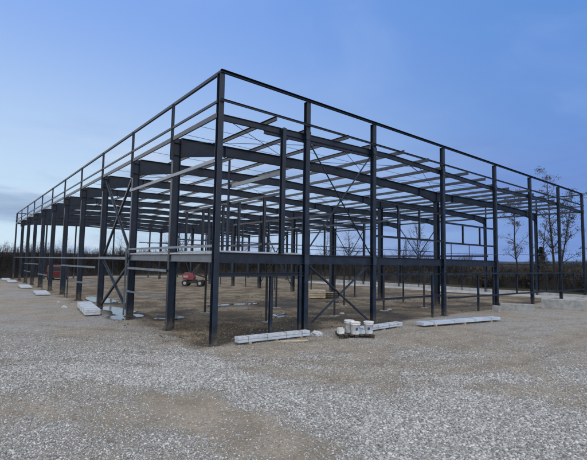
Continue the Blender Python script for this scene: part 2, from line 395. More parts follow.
# puddles: thin water sheets the ground rises out of
for i, (px, py, rx, ry) in enumerate(PUD):
    mb = MB(); k = 28; zz = float(nominal(np.array(px), np.array(py)))-.012
    mb.add([(px+rx*1.35*math.cos(2*math.pi*j/k), py+ry*1.35*math.sin(2*math.pi*j/k), zz) for j in range(k)], [tuple(range(k))])
    w = mb.build('water', WATER); w['kind'] = 'structure'
def gz(x, y): return float(hgt(np.array([float(x)]), np.array([float(y)]))[0])

# pale fine-gravel strip by the far foundation wall
def sheet(name, x0, x1, y0, y1, m, nx, ny, dz):
    xs = np.linspace(x0, x1, nx); ys = np.linspace(y0, y1, ny); A, B = np.meshgrid(xs, ys, indexing='ij'); a = A.ravel(); b = B.ravel()
    e = np.minimum.reduce([a-x0, x1-a, b-y0, y1-b])+(fbm(a, b, 1.5, 77)-.5)*1.2
    z = nominal(a, b)+dz-.12*sstep(.7, .05, e)
    ii = np.arange(nx*ny).reshape(nx, ny); f = np.stack([ii[:-1,:-1], ii[1:,:-1], ii[1:,1:], ii[:-1,1:]], -1).reshape(-1, 4)
    o = npmesh(name, np.stack([a, b, z], 1), f, m, 4); o['kind'] = 'structure'; return o
PALEG = mat('pale_gravel', (.30, .29, .27), .95, 0, .12, 1.2, .5, 25)
sheet('path', 30.2, 33.0, -1.5, 33, PALEG, 30, 120, .085)

# loose crushed stones near the photographer: one uncountable mass
def stones():
    n = 900000
    ang = rng.uniform(-.15, 1.9, n); d = 2.5+np.sqrt(rng.uniform(0, 1, n))*15.5
    d = np.where(rng.uniform(size=n) < .5, 2.5+rng.uniform(0, 1, n)*9, d)
    px = CAMP.x+d*np.cos(ang); py = CAMP.y+d*np.sin(ang)
    g = gmask(px, py)
    keep = (rng.uniform(size=n) < (g**1.25)*sstep(18, 11, d)*.95+.02) & (puddle_d(px, py) > 1.3)
    px, py, g, d = px[keep], py[keep], g[keep], d[keep]; n = len(px)
    r = .005+.021*rng.beta(1.4, 4.5, n)*(.5+.7*g)*1.25+.003*(d > 9)
    print('stones', n)
    cube = np.array([[-1,-1,-1],[1,-1,-1],[1,1,-1],[-1,1,-1],[-1,-1,1],[1,-1,1],[1,1,1],[-1,1,1]], float)*.8
    v = cube[None]*rng.uniform(.45, 1.15, (n, 8, 3)); v[:, :, 2] *= rng.uniform(.4, .8, (n, 1))
    v[:, :, 0] *= rng.uniform(.8, 1.5, (n, 1))
    a = rng.uniform(0, 6.283, n); ca, sa = np.cos(a)[:, None], np.sin(a)[:, None]
    xx = v[..., 0]*ca-v[..., 1]*sa; yy = v[..., 0]*sa+v[..., 1]*ca
    tl = rng.normal(0, .35, (n, 1)); zz = v[..., 2]*np.cos(tl)+xx*np.sin(tl); xx = xx*np.cos(tl)-v[..., 2]*np.sin(tl)
    vv = np.stack([px[:, None]+xx*r[:, None], py[:, None]+yy*r[:, None], (hgt(px, py)+r*.30)[:, None]+zz*r[:, None]], -1).reshape(-1, 3)
    fc = np.array([[0,3,2,1],[4,5,6,7],[0,1,5,4],[1,2,6,5],[2,3,7,6],[3,0,4,7]])
    ff = (fc[None]+np.arange(n)[:, None, None]*8).reshape(-1, 4)
    m = bpy.data.materials.new('crushed_limestone'); m.use_nodes = True; t = m.node_tree; b = t.nodes['Principled BSDF']; b.inputs['Roughness'].default_value = .85
    ge = t.nodes.new('ShaderNodeNewGeometry'); cr = t.nodes.new('ShaderNodeValToRGB')
    e = cr.color_ramp.elements; e[0].position = 0; e[0].color = (.15, .145, .135, 1); e[1].position = 1; e[1].color = (.56, .56, .54, 1)
    q = e.new(.45); q.color = (.29, .285, .275, 1); q = e.new(.8); q.color = (.42, .42, .41, 1)
    t.links.new(ge.outputs['Random Per Island'], cr.inputs[0]); t.links.new(cr.outputs[0], b.inputs['Base Color'])
    o = npmesh('gravel', vv, ff, m, 4); o['kind'] = 'stuff'; o['label'] = 'loose pale crushed stones spread over the dirt yard in front'; o['category'] = 'gravel'
stones()
def clods():
    n = 26000; px = rng.uniform(-1, 22, n); py = rng.uniform(.1, 16, n)
    w = np.exp(-((px-1.3)**2/2.2+(py-2.2)**2/3.5))+.6*np.exp(-((px-5.5)**2/9+(py-2.6)**2/1.6))+.10*(vnoise(px, py, 1.4, 5)**2)*4
    k = (rng.uniform(size=n) < w) & (puddle_d(px, py) > 1.1); px, py = px[k], py[k]; n = len(px); r = .012+.06*rng.beta(1.2, 6, n)
    cube = np.array([[-1,-1,-1],[1,-1,-1],[1,1,-1],[-1,1,-1],[-1,-1,1],[1,-1,1],[1,1,1],[-1,1,1]], float)*.7
    v = cube[None]*rng.uniform(.5, 1.2, (n, 8, 3))
    vv = (np.stack([px, py, hgt(px, py)+r*.3], 1)[:, None]+v*r[:, None, None]).reshape(-1, 3)
    fc = np.array([[0,3,2,1],[4,5,6,7],[0,1,5,4],[1,2,6,5],[2,3,7,6],[3,0,4,7]])
    o = npmesh('soil_clods', vv, (fc[None]+np.arange(n)[:, None, None]*8).reshape(-1, 4), mat('clod_soil', (.11, .093, .072), .95, 0, .3, 2.), 4)
    o['kind'] = 'stuff'; o['label'] = 'brown soil clods on the churned ground inside the steel frame'; o['category'] = 'soil'
clods()

# ------------------------------------------------------------------ steel building
GX = [0, 3.58, 7.28, 12.58, 18.13, 23.1, 28.15, 33.36]
EY = [0, 3.48, 7.99, 12.96, 17.96, 23.24, 28.33, 33.68, 38.75, 43.9, 49.4, 55.5]
XI, XR, TOP = 17.6, 33.36, 8.34
YE = EY[-1]
TP = [(0, 7.08), (8.3, 7.30), (17.6, 7.08), (25.5, 7.22), (33.36, 7.05)]
def T(x): return float(np.interp(x, [p[0] for p in TP], [p[1] for p in TP]))
def gnd(y): return -.008*min(max(y, 0), 60)-.02
B = thing('steel_frame_building', 'large unfinished dark blue steel frame of a hall standing open on the gravel yard', 'building')
def part(mb, name, m=STEEL, parent=B): return mb.build(name, m, parent)
def baseplate(parent, x, y, z, w=.34, d=.3, m=STEEL2):
    mb = MB().box((x-w/2, y-d/2, z-.04), (x+w/2, y+d/2, z+.022))
    for sx in (-1, 1):
        for sy in (-1, 1): mb.tube((x+sx*(w/2-.05), y+sy*(d/2-.05), z+.02), (x+sx*(w/2-.05), y+sy*(d/2-.05), z+.06), .014, n=6)
    mb.build('base_plate', m, parent)
# main portal frames
for y in EY[1:-1]:
    z0 = gnd(y)
    for xa, sgn in ((0, 1), (XR, -1)):
        mb = MB(); xc = xa+sgn*.11
        mb.ibeam((xc, y, z0), (xc, y, T(xa)-.02), .30, .17, (1, 0, 0), .014, .010)
        for zz in (6.40, 6.86): mb.box((xc-.136, y-.08, zz), (xc+.136, y+.08, zz+.012))
        c = part(mb, 'column'); baseplate(c, xc, y, z0, .46, .3)
    mb = MB(); mb.ibeam((XI, y, z0), (XI, y, T(XI)-.55), .30, .24, (1, 0, 0)); c = part(mb, 'column'); baseplate(c, XI, y, z0, .4, .34)
    # two spans
    for a, b in ((.265, XI), (XI, XR-.265)):
        ra, rb = (.70, .66) if a < 1 else (.66, .62)
        hl = 1.9
        xs = [a, a+hl, (a+b)/2-.2, b-hl, b]
        xs = sorted(set(xs+[8.3 if a < 1 else 25.5])); xs = [q for i, q in enumerate(xs) if i == 0 or q-xs[i-1] > .25]
        tops = [(q, T(q)-.016) for q in xs]; bots = []
        for q in xs:
            d = .40
            if q < a+hl-.01: d = ra
            if q > b-hl+.01: d = rb
            bots.append((q, T(q)-d))
        mb = MB().plate_girder(tops, bots, y, .19)
        for q in (a+.01, a+hl, b-hl, b-.01):      # end plates and splices
            d = ra if q < a+.1 else (rb if q > b-.1 else .42)
            mb.box((q-.012, y-.098, T(q)-d-.05), (q+.012, y+.098, T(q)+.0))
        rf = part(mb, 'rafter')
# gable posts at both ends, the row of posts, heads a little proud of the rail
for y, s in ((0, 1), (YE, -1)):
    for i, gx in enumerate(GX):
        w = .18
        z0 = gnd(y)
        mb = MB().ibeam((gx, y, z0), (gx, y, TOP-.03), w, .175, (0, 1, 0), .012, .009)
        mb.box((gx-.09, y-.10, TOP-.03), (gx+.09, y+.10, TOP-.018))
        c = part(mb, 'gable_post'); baseplate(c, gx, y, z0, .32, .32)
    # edge beam under the purlins, the two parapet rails
    mb = MB()
    for k in range(len(TP)-1): mb.ibeam((TP[k][0]+.1*(k == 0), y+.11*s, TP[k][1]-.10), (TP[k+1][0]-.1*(k == 3), y+.11*s, TP[k+1][1]-.10), .20, .10)
    part(mb, 'gable_beam')
    mb = MB()
    if s > 0: mb.chan((2.0, y-.03, T(2.3)-.24), (3.45, y-.03, T(3.4)-.22), .16, .06)
    part(MB().bar((-.05, y-.0, TOP), (XR+.05, y, TOP), .09, .11) if 0 else MB().chan((-.06, y-.05, TOP+.03), (XR+.06, y-.05, TOP+.03), .10, .09), 'parapet_rail')
    part(MB().chan((-.04, y-.125, 7.44), (XR+.04, y-.125, 7.44), .08, .04), 'parapet_rail')
mb = MB().ibeam((1.75, 0.11, T(1.9)-.27), (7.5, 0.11, T(7.2)-.27), .12, .09); part(mb, 'edge_stiffener')
part(MB().ibeam((2.5, .0, 2.76), (2.5, .0, T(2.5)-.02), .16, .14, (0, 1, 0)), 'gable_post')
for gx in GX[1:]:
    for zc, h in ((T(gx)-.10, .30),)+(((2.585, .36),) if gx < 18.2 else ()):
        mb = MB().box((gx-.11, -.104, zc-h/2), (gx+.11, -.0915, zc+h/2))
        for sx in (-.09, .09):
            for sz in (-h*.33, 0, h*.33): mb.tube((gx+sx*.9, -.104, zc+sz), (gx+sx*.9, -.120, zc+sz), .014, n=6)
        part(mb, 'bolted_plate', STEEL2)
# eaves: parapet posts, rails, eaves purlins
for xa, sg in ((0, -1), (XR, 1)):
    for y in EY[1:-1]:
        part(MB().chan((xa+sg*.048, y-.045, 6.2), (xa+sg*.048, y-.045, TOP-.04), .09, .09, (0, 1, 0), .008), 'parapet_post')
    part(MB().chan((xa+sg*.04, -.05, TOP+.032), (xa+sg*.04, YE+.05, TOP+.032), .10, .08), 'parapet_rail')
    part(MB().chan((xa+sg*.125, -.03, 7.40), (xa+sg*.125, YE+.03, 7.40), .08, .05), 'parapet_rail')
    part(MB().chan((xa+sg*.10, .02, 6.98), (xa+sg*.10, YE-.02, 6.98), .15, .06), 'eaves_purlin', GALVD)
# roof purlins
PX = [1.9, 3.62, 5.35, 7.1, 8.85, 10.7, 12.5, 14.35, 16.2, 18.2, 20.1, 21.95, 23.8, 25.6, 27.5, 29.4, 31.3]
LONG = (1.9, 5.35, 8.85, 10.7, 14.35, 16.2, 21.95)
for px in PX:
    a = -.42 if px in LONG else .02
    part(MB().chan((px, a, T(px)+.092), (px, YE-.05, T(px)+.092), .15, .062, (0, 0, 1), .006, -1 if px < 8 else 1), 'purlin', GALVD)
# roof bracing rods
for (ya, yb) in ((EY[0], EY[1]), (EY[2], EY[3]), (EY[6], EY[7]), (EY[9], EY[10])):
    for (xa, xb) in ((.3, 5.35), (5.35, 10.7), (10.7, 17.4), (17.8, 25.6), (25.6, 33.)):
        part(MB().tube((xa, ya+.1, T(xa)-.13), (xb, yb-.1, T(xb)-.13), .011, n=5).tube((xb, ya+.1, T(xb)-.16), (xa, yb-.1, T(xa)-.16), .011, n=5), 'bracing_rod')
for yy in [1.3, 2.5, 5.7]+[(a+b)/2 for a, b in zip(EY[2:-1], EY[3:])]: part(MB().tube((-.09, yy, 6.95), (XR+.09, yy, 6.95), .008, n=5), 'tie_rod')
for q, yq in ((7.1, 3.48), (10.7, .1), (3.62, 7.99), (12.5, 3.48)):      # knee stays between purlin and rafter
    part(MB().bar((q, yq+.02, T(q)-.40), (q+.02, yq+.55, T(q)+.03), .03, .03), 'knee_stay')
# cross braces in the walls
def xbrace(pa, pb, pc, pd, a, m=STEEL2, off=(0, .02, 0)):
    o = Vector(off)
    part(MB().angle(pa, pb, a), 'wall_brace', m); part(MB().angle(Vector(pc)+o, Vector(pd)+o, a), 'wall_brace', m)
xbrace((3.7, .06, 6.88), (7.16, .06, 2.82), (7.16, .06, 6.88), (3.7, .06, 2.82), .06)
xbrace((3.7, .05, 2.38), (7.12, .05, .08), (7.12, .05, 2.38), (3.7, .05, .08), .09)
xbrace((.12, 8.1, 6.7), (.12, 12.85, 2.6), (.12, 12.85, 6.7), (.12, 8.1, 2.6), .10, off=(.03, 0, 0))
xbrace((.12, 8.1, 2.45), (.12, 12.85, -.02), (.12, 12.85, 2.45), (.12, 8.1, .02), .10, off=(.03, 0, 0))
for (ya, yb) in ((12.96, 17.96), (23.24, 28.33), (38.75, 43.9)):
    xbrace((XR-.1, ya+.1, 6.5), (XR-.1, yb-.1, .1), (XR-.1, yb-.1, 6.5), (XR-.1, ya+.1, .1), .07, off=(-.03, 0, 0))
for (ya, yb) in ((17.96, 23.24), (38.75, 43.9)):
    xbrace((XI, ya+.1, 6.3), (XI, yb-.1, .2), (XI, yb-.1, 6.3), (XI, ya+.1, .2), .06, off=(.03, 0, 0))
# mezzanine: edge beams, deck, props, joists
part(MB().ibeam((.1, .02, 2.585), (18.03, .02, 2.585), .33, .16), 'mezzanine_beam')
part(MB().chan((.02, .1, 2.56), (.02, 7.9, 2.56), .25, .09, (0, 0, 1), .01, -1), 'mezzanine_beam', GALVM)
part(MB().ibeam((.3, 7.99, 2.55), (17.5, 7.99, 2.55), .26, .15), 'mezzanine_beam')
part(MB().ibeam((.3, 3.1, 2.55), (17.5, 3.1, 2.55), .26, .15), 'mezzanine_beam')
for q in np.arange(1.9, 17.6, 1.85): part(MB().ibeam((float(q), .12, 2.6), (float(q), 7.9, 2.6), .16, .09), 'deck_joist', GALVD)
mb = MB(); xs = np.arange(.16, 3.4, .3)
for q in xs: mb.box((q, .14, 2.765), (q+.15, 7.85, 2.772)); mb.box((q+.1501, .14, 2.80), (q+.2999, 7.85, 2.807)); mb.box((q+.146, .14, 2.772), (q+.15, 7.85, 2.80))
part(mb, 'deck_sheet', DECK)
part(MB().box((-.03, .12, 2.70), (.0, 7.9, 2.745)).box((.12, .10, 2.752), (3.45, .125, 2.772)), 'deck_edge_trim', DECK)
for (qx, qy) in ((4.14, 3.1), (8.15, 3.1), (11.85, 3.1), (15.6, 3.1), (3.48, 7.3), (7.8, 7.3), (11.82, 6.0), (15.9, 7.3)):
    zq = gz(qx, qy); p = part(MB().tube((qx, qy, zq-.05), (qx, qy, 2.43), .052, n=10).box((qx-.12, qy-.12, 2.40), (qx+.12, qy+.12, 2.419)), 'mezzanine_prop', POLE)
    MB().box((qx-.17, qy-.2, zq-.1), (qx+.2, qy+.16, zq+.03)).build('footing_pad', CONC, p)
# low girts and jambs, gable side
part(MB().ibeam((.1, -.0, 2.06), (3.48, -.0, 2.06), .12, .12), 'girt')
for q, zt in ((2.1, 2.0), (3.34, 2.38), (11.6, 1.98), (16.0, 1.98), (17.75, 2.4)):
    part(MB().ibeam((q, .0, gnd(0)), (q, .0, zt), .10 if q < 4 else .09, .11 if q < 4 else .1, (0, 1, 0)), 'door_jamb')
def girt(p0, p1, h=.09, w=.05, m=STEEL2, nm='girt'): part(MB().chan(p0, p1, h, w), nm, m)
yg = -.155
girt((12.6, yg, 2.03), (33.3, yg, 2.03)); girt((7.4, .12, .98), (12.5, .12, .97)); girt((12.66, yg, .86), (33.3, yg, .72))
girt((7.4, .12, 2.02), (12.5, .12, 2.02), .07)
girt((7.38, .0, 3.62), (12.48, .0, 3.62)); girt((12.68, .0, 3.56), (18.03, .0, 3.56)); girt((12.68, .0, 4.56), (18.03, .0, 4.56))
girt((7.38, .0, 5.15), (12.48, .0, 4.95))
for q, za, zb in ((9.0, 3.66, 5.05), (10.6, 3.66, 5.0), (14.5, 3.60, 4.52), (16.3, 3.6, 4.52), (25.2, .78, 1.98), (27.0, .78, 1.98), (30.6, .75, 1.98), (20.6, .8, 1.98)):
    part(MB().chan((q, 0 if za > 1 else yg+.05, za), (q, 0 if za > 1 else yg+.05, zb), .08, .06, (0, 1, 0)), 'stud', STEEL2)
part(MB().tube((12.7, -.11, 3.03), (18.1, -.11, 3.10), .013, n=6).tube((18.1, -.11, 3.10), (33.3, -.11, 3.46), .013, n=6), 'safety_line', STEEL2)
for q in (13.4, 15.2, 9.6): part(MB().tube((q, .05, 2.76), (q, .05, 3.55), .02, n=6), 'guard_post', STEEL2)
# eaves side girts (galvanised, lit by the bright side of the sky)
xg = -.11
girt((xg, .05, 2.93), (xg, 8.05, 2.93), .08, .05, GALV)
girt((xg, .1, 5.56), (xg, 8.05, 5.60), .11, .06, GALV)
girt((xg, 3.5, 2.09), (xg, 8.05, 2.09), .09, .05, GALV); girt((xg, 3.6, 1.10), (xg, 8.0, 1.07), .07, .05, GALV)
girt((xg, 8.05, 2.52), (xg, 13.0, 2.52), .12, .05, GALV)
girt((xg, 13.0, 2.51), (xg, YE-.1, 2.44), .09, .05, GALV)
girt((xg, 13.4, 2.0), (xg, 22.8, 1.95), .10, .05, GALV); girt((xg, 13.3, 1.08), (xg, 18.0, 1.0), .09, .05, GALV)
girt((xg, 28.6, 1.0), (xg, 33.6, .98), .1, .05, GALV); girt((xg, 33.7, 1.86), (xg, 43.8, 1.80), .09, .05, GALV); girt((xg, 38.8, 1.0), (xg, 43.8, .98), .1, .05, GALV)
for q, zt in ((20.4, 1.95), (21.2, 1.95), (30.8, 2.4), (41.0, 1.8), (46.6, 2.4)): part(MB().chan((xg+.05, q, gnd(q)), (xg+.05, q, zt), .09, .06, (0, 1, 0)), 'door_jamb', STEEL2)
part(MB().chan((xg-.01, 7.99, .0), (xg-.01, 7.99, 2.98), .08, .06, (0, 1, 0)), 'door_jamb', GALV)
# partition on the mezzanine, line x = 2.45
part(MB().chan((2.45, .1, 4.83), (2.45, 7.9, 4.83), .09, .06), 'partition_rail', GALVD)
part(MB().chan((2.45, .1, 5.56), (2.45, 3.5, 5.54), .14, .06), 'partition_rail', GALV)
part(MB().chan((2.45, .1, 3.1), (2.45, 7.9, 3.1), .07, .05), 'partition_rail', GALVD)
for q in (.92, 2.64, 3.48, 3.89, 5.12, 5.68, 7.4): part(MB().chan((2.45, q, 2.78), (2.45, q, 4.785), .09, .09, (0, 1, 0)), 'partition_stud', GALVD)
for q in (5.3, 8.9): 
    part(MB().chan((q, .5, 4.4), (q, 7.9, 4.4), .08, .05), 'partition_rail', GALVD)
    for w in (1.9, 4.6, 6.9): part(MB().chan((q, w, 2.8), (q, w, 4.36), .08, .06, (0, 1, 0)), 'partition_stud', GALVD)
part(MB().tube((.3, 3.3, 3.25), (17.3, 3.3, 3.25), .02, n=6).tube((.3, 7.7, 3.25), (17.3, 7.7, 3.25), .02, n=6), 'handrail', STEEL2)
part(MB().tube((2.4, 3.48, 2.8), (2.4, 3.48, 6.6), .05, n=8), 'partition_stud')
for y in (6, 10.4, 15.4, 20.6, 25.7, 31): part(MB().chan((XI, y, gnd(y)), (XI, y, 3.0), .09, .06, (0, 1, 0)), 'stud', STEEL2)
for q in (2.2, 5.4, 9.9, 15.3, 20.6, 25.6, 30.7): part(MB().chan((q, YE, -.45), (q, YE, 6.9), .12, .08), 'stud', STEEL2)
part(MB().chan((XI, .2, 3.0), (XI, 33, 3.0), .10, .05), 'girt', STEEL2)
# far eaves wall: girt and posts, far end gable low girts
girt((XR-.12, .2, 2.6), (XR-.12, YE-.2, 2.5)); girt((.2, YE+.1, 2.45), (XR, YE+.1, 2.4)); girt((XI, 8.2, 5.0), (XI, YE-.3, 5.0), .08)
for y in (10.4, 15.4, 20.6, 25.7, 31): part(MB().chan((XR-.1, y, 0), (XR-.1, y, 2.55), .1, .06, (0, 1, 0)), 'stud', STEEL2)

# concrete plinth along the far eaves wall
tag(MB().box((33.25, -.6, -.3), (33.42, 30, .22)).build('foundation_wall', CONCP), 'long low pale concrete foundation wall along the far right side of the frame', 'wall')

# ------------------------------------------------------------------ concrete blocks
def cblock(name, label, cat, cx, cy, L, Wd, H, rz, m, group=None):
    z = gz(cx, cy)-.03
    t = MB(); b = .02; a, w = L/2, Wd/2
    ring = lambda i, zz: [(-a+i, -w+i, zz), (a-i, -w+i, zz), (a-i, w-i, zz), (-a+i, w-i, zz)]
    t.add(ring(0, 0)+ring(0, H-b)+ring(b, H), [(3,2,1,0),(0,1,5,4),(1,2,6,5),(2,3,7,6),(3,0,4,7),(4,5,9,8),(5,6,10,9),(6,7,11,10),(7,4,8,11),(8,9,10,11)])
    o = t.build(name, m, loc=(cx, cy, z), rz=rz); return tag(o, label, cat, group)
cblock('concrete_block', 'large pale concrete block lying on the gravel at the far right corner', 'concrete block', 21.4, -2.3, 2.15, .6, .6, R(-72), CONC)
cblock('concrete_block', 'long low grey concrete block between the right gable posts', 'concrete block', 18.45, -.95, 1.7, .5, .38, R(-60), CONC)
cblock('concrete_block', 'small cube shaped concrete block at the foot of a gable post', 'concrete block', 16.5, -.72, .32, .32, .36, R(8), CONC)

# ------------------------------------------------------------------ panel packs
def pack(label, x0, y0, x1, y1, w, nlay, th, m=PANEL, timbers=True):
    L = math.hypot(x1-x0, y1-y0); cx, cy = (x0+x1)/2, (y0+y1)/2; z = max(gz(x0, y0), gz(x1, y1), gz(cx, cy))
    r = thing('panel_pack', label, 'panel pack', (cx, cy, z), math.atan2(y1-y0, x1-x0), 'packs of long cladding panels lying around the frame')
    z0 = .05
    if timbers:
        for q in (-.36, .0, .36): MB().box((q*L-.04, -w/2-.05, -.06), (q*L+.04, w/2+.04, .048)).build('bearer', WOOD, r)
    for k in range(nlay):
        d = random.uniform(-.02, .02); mb = MB(); mb.box((-L/2+d, -w/2, z0+k*th+.004), (L/2+d, w/2, z0+(k+1)*th-.004))
        mb.box((-L/2+d+.01, -w/2-.006, z0+k*th+.012), (L/2+d-.01, w/2+.006, z0+(k+1)*th-.012)); mb.build('panel', m if k % 2 == 0 else PANELE, r)
    for q in (-.38, -.13, .14, .37):
        MB().box((q*L-.012, -w/2-.012, z0-.003), (q*L+.012, -w/2-.006, z0+nlay*th+.004)).box((q*L-.012, w/2+.006, z0-.003), (q*L+.012, w/2+.012, z0+nlay*th+.004)).box((q*L-.012, -w/2-.012, z0+nlay*th+.0), (q*L+.012, w/2+.012, z0+nlay*th+.006)).build('strap', STRAP, r)
    return r
pack('pale blue panel pack lying just in front of the near corner post', .62, -.35, 3.28, -.55, .26, 2, .085)
pack('pale panel pack half hidden behind the white buckets', 5.3, -1.05, 7.75, -.95, .30, 2, .07)
pack('longest pale blue panel pack, flat on the gravel near the right gable posts', 8.55, -1.35, 13.2, -2.25, .42, 1, .12)
pack('grey panel pack beside the puddle along the left wall', -1.25, 8.7, -.75, 12.6, .62, 2, .12, PANELE)
for i, (a, b, lab) in enumerate(((22.6, 25.8, 'second'), (31.5, 35.5, 'third'), (43., 47., 'fourth'), (50, 54., 'fifth, farthest'))):
    pack('white flat panel pack by the left wall columns, %s along from the near corner' % lab, -1.15, a, -.95, b, .85, 1, .10, SHEETW, False)
# timber plank near corner pack
tag(MB().box((-.45, -.07, 0), (.45, .07, .03)).build('plank', WOODP, loc=(2.35, -.95, gz(2.35, -.95)+.01), rz=R(-25)), 'short pale timber plank beside the pale panel pack at the corner', 'plank')
# crumpled plastic heap
def blob(name, label, cat, c, r, m, sq=.5, seed=0):
    vs = []; fs = []; nu, nv = 22, 10
    for j in range(nv+1):
        for i in range(nu):
            a = 2*math.pi*i/nu; e = math.pi/2*j/nv; p = Vector((math.cos(a)*math.cos(e), math.sin(a)*math.cos(e), math.sin(e)))
            k = 1+.55*mnoise.noise(p*2.6+Vector((seed, 0, 0)))
            vs.append((p.x*r*k, p.y*r*k, p.z*r*sq*k-.01))
    for j in range(nv):
        for i in range(nu): fs.append((j*nu+i, j*nu+(i+1) % nu, (j+1)*nu+(i+1) % nu, (j+1)*nu+i))
    return tag(MB().add(vs, fs).build(name, m, loc=c, smooth=False), label, cat)
blob('plastic_sheet', 'crumpled white plastic sheet at the foot of the second gable post', 'plastic sheet', (3.75, -.5, gz(3.75, -.5)), .2, SHEETW, .6, 3)
blob('plastic_sheet', 'small crumpled white sheet lying left of the corner columns beside the left wall', 'plastic sheet', (-1.55, 13.2, gz(-1.55, 13.2)), .13, SHEETW, .8, 9)
for i, (q, w, lb) in enumerate(((5.7, 4.6, 'small pale rubble lump on the churned soil, left of the first prop'), (-1.2, 16.6, 'small white lump on the ground by the left wall'), (1.0, -.15, 'small white lump at the foot of the corner post'), (9.2, 3.6, 'pale lump on dark soil by the second prop'), (12.6, 3.3, 'pale lump on dark soil by the third prop'))):
    blob('rubble', lb, 'rubble', (q, w, gz(q, w)), .11, SHEETW, .5, i*3.3)

# ------------------------------------------------------------------ pallet with buckets
PZ = gz(4.55, -1.5); PR = math.atan2(-.56, .80)
pl = thing('pallet', 'dark timber pallet on the gravel carrying white buckets', 'pallet', (4.6, -1.45, PZ), PR)
for k in range(3):
    mb = MB()
    for q in (-.52, 0, .52): mb.box((q-.07, -.36+k*.33-.01, .022), (q+.07, -.25+k*.33-.01, .10))
    mb.build('block', WOODD, pl); MB().box((-.6, -.36+k*.33, .0), (.6, -.27+k*.33, .02)).build('skid', WOODD, pl)
for k in range(7): MB().box((-.6+k*.178, -.40, .102), (-.6+k*.178+.13, .42, .124)).build('deck_board', WOODD, pl)
def loc_pal(a, b, z=.124): c, s = math.cos(PR), math.sin(PR); return (4.6+a*c-b*s, -1.45+a*s+b*c, PZ+z)
def bucket(label, a, b, r, h, rz, lid=True):
    t = thing('bucket', label, 'bucket', loc_pal(a, b), rz, 'white plastic buckets on the pallet')
    prof = [(r*.84, 0), (r*.86, .012), (r*.97, h*.80), (r*1.06, h*.805), (r*1.06, h*.83), (r*.98, h*.84), (r*.99, h*.95), (r*1.07, h*.955), (r*1.07, h)]
    if not lid: prof += [(r*.98, h), (r*.85, .03)]
    MB().lathe((0, 0, 0), prof, 28).build('body', WHITEP, t, True)
    if lid: MB().lathe((0, 0, h+.001), [(r*1.09, -.03), (r*1.09, .008), (r*.95, .012), (r*.93, .004)], 28).build('lid', WHITEP, t, True)
    mb = MB(); n = 6; an = R(-90)           # printed oval label on the wall
    vs = []; k = 18
    for j in range(k):
        aa = 2*math.pi*j/k; th = an+math.cos(aa)*.045/r; zz = h*.45+math.sin(aa)*.055; rr = r*(.84+.13*zz/(h*.8))+.003
        vs.append((rr*math.cos(th), rr*math.sin(th), zz))
    vs.append((vs[0][0]*0+(r*(.84+.13*.5625)+.004)*math.cos(an), (r*(.84+.13*.5625)+.004)*math.sin(an), h*.45)); mb.add(vs, [(j, (j+1) % k, k) for j in range(k)]).build('printed_label', BLUEL, t)
    hb = MB(); pts = [Vector((r*1.09*math.cos(u), -.0+r*.35*math.sin(u)*-1, h*.86-abs(math.sin(u))*r*1.0)) for u in np.linspace(0, math.pi, 13)]
    for q in range(12): hb.tube(pts[q], pts[q+1], .004, n=5)
    hb.build('handle', GALV, t)
bucket('front white bucket with a blue mark, nearest on the pallet', -.02, -.20, .165, .40, PR+.1, False)
bucket('white bucket standing behind the front one on the pallet', -.16, .14, .165, .40, PR+.5)
bucket('white bucket with a blue mark alone on the right end of the pallet', .47, -.05, .160, .39, PR-.2)
tag(MB().box((-.1, -.08, 0), (.1, .08, .16)).box((-.085, -.065, .16), (.03, .065, .20)).tube((.06, 0, .16), (.06, 0, .21), .025, n=10).build('canister', WHITEP, loc=loc_pal(-.5, -.1), rz=PR+.3), 'small white canister on the left end of the pallet', 'canister')
tag(MB().box((-.13, -.1, 0), (.13, .1, .10)).box((-.12, -.09, .1), (.12, .09, .13)).build('tool_box', mat('pale_box', (.35, .42, .5), .5), loc=loc_pal(.2, -.05), rz=PR), 'low pale blue box between the buckets on the pallet', 'box')

# ------------------------------------------------------------------ crates inside the hall
t = thing('crate', 'pale timber crate standing inside the frame near the middle columns', 'crate', (14.15, 10.9, gz(14.15, 10.9)), R(-35))
for zz in (0.06, .24, .42):
    MB().box((-.55, -.35, zz), (.55, -.325, zz+.15)).box((-.55, .325, zz), (.55, .35, zz+.15)).box((-.552, -.32, zz), (-.53, .32, zz+.15)).box((.53, -.32, zz), (.552, .32, zz+.15)).build('side_board', WOODP, t)
MB().box((-.57, -.37, .575), (.57, .37, .60)).build('lid', WOODP, t); MB().box((-.5, -.3, -.05), (-.4, .3, .055)).box((.4, -.3, -.05), (.5, .3, .055)).build('skid', WOODD, t)
for k in range(3):
    t = thing('pallet', ['empty pallet at the bottom of the stack beside the timber crate', 'empty pallet in the middle of the stack beside the timber crate', 'empty pallet on top of the stack beside the timber crate'][k], 'pallet', (15.3, 10.8, gz(15.3, 10.8)+k*.135), R(-35+3*k), 'stacked empty pallets inside the frame')
    for q in range(6): MB().box((-.6+q*.21, -.4, .11), (-.6+q*.21+.14, .4, .13)).build('deck_board', WOOD, t)
    for q in (-.38, -.05, .28): MB().box((-.6, q, .0), (.6, q+.1, .108)).build('skid', WOODD, t)

# ------------------------------------------------------------------ machines
def wheel(parent, x, y, r, w, ax=(0, 1, 0)):
    a = Vector(ax)*w/2; c = Vector((x, y, r)); o = MB().tube(c-a, c+a, r*.93, n=20).tube(c-a*.8, c+a*.8, r, n=20).build('tyre', RUB, parent)
    MB().tube(c-a*1.06, c+a*1.06, r*.5, n=14).build('rim', GREYW, o)
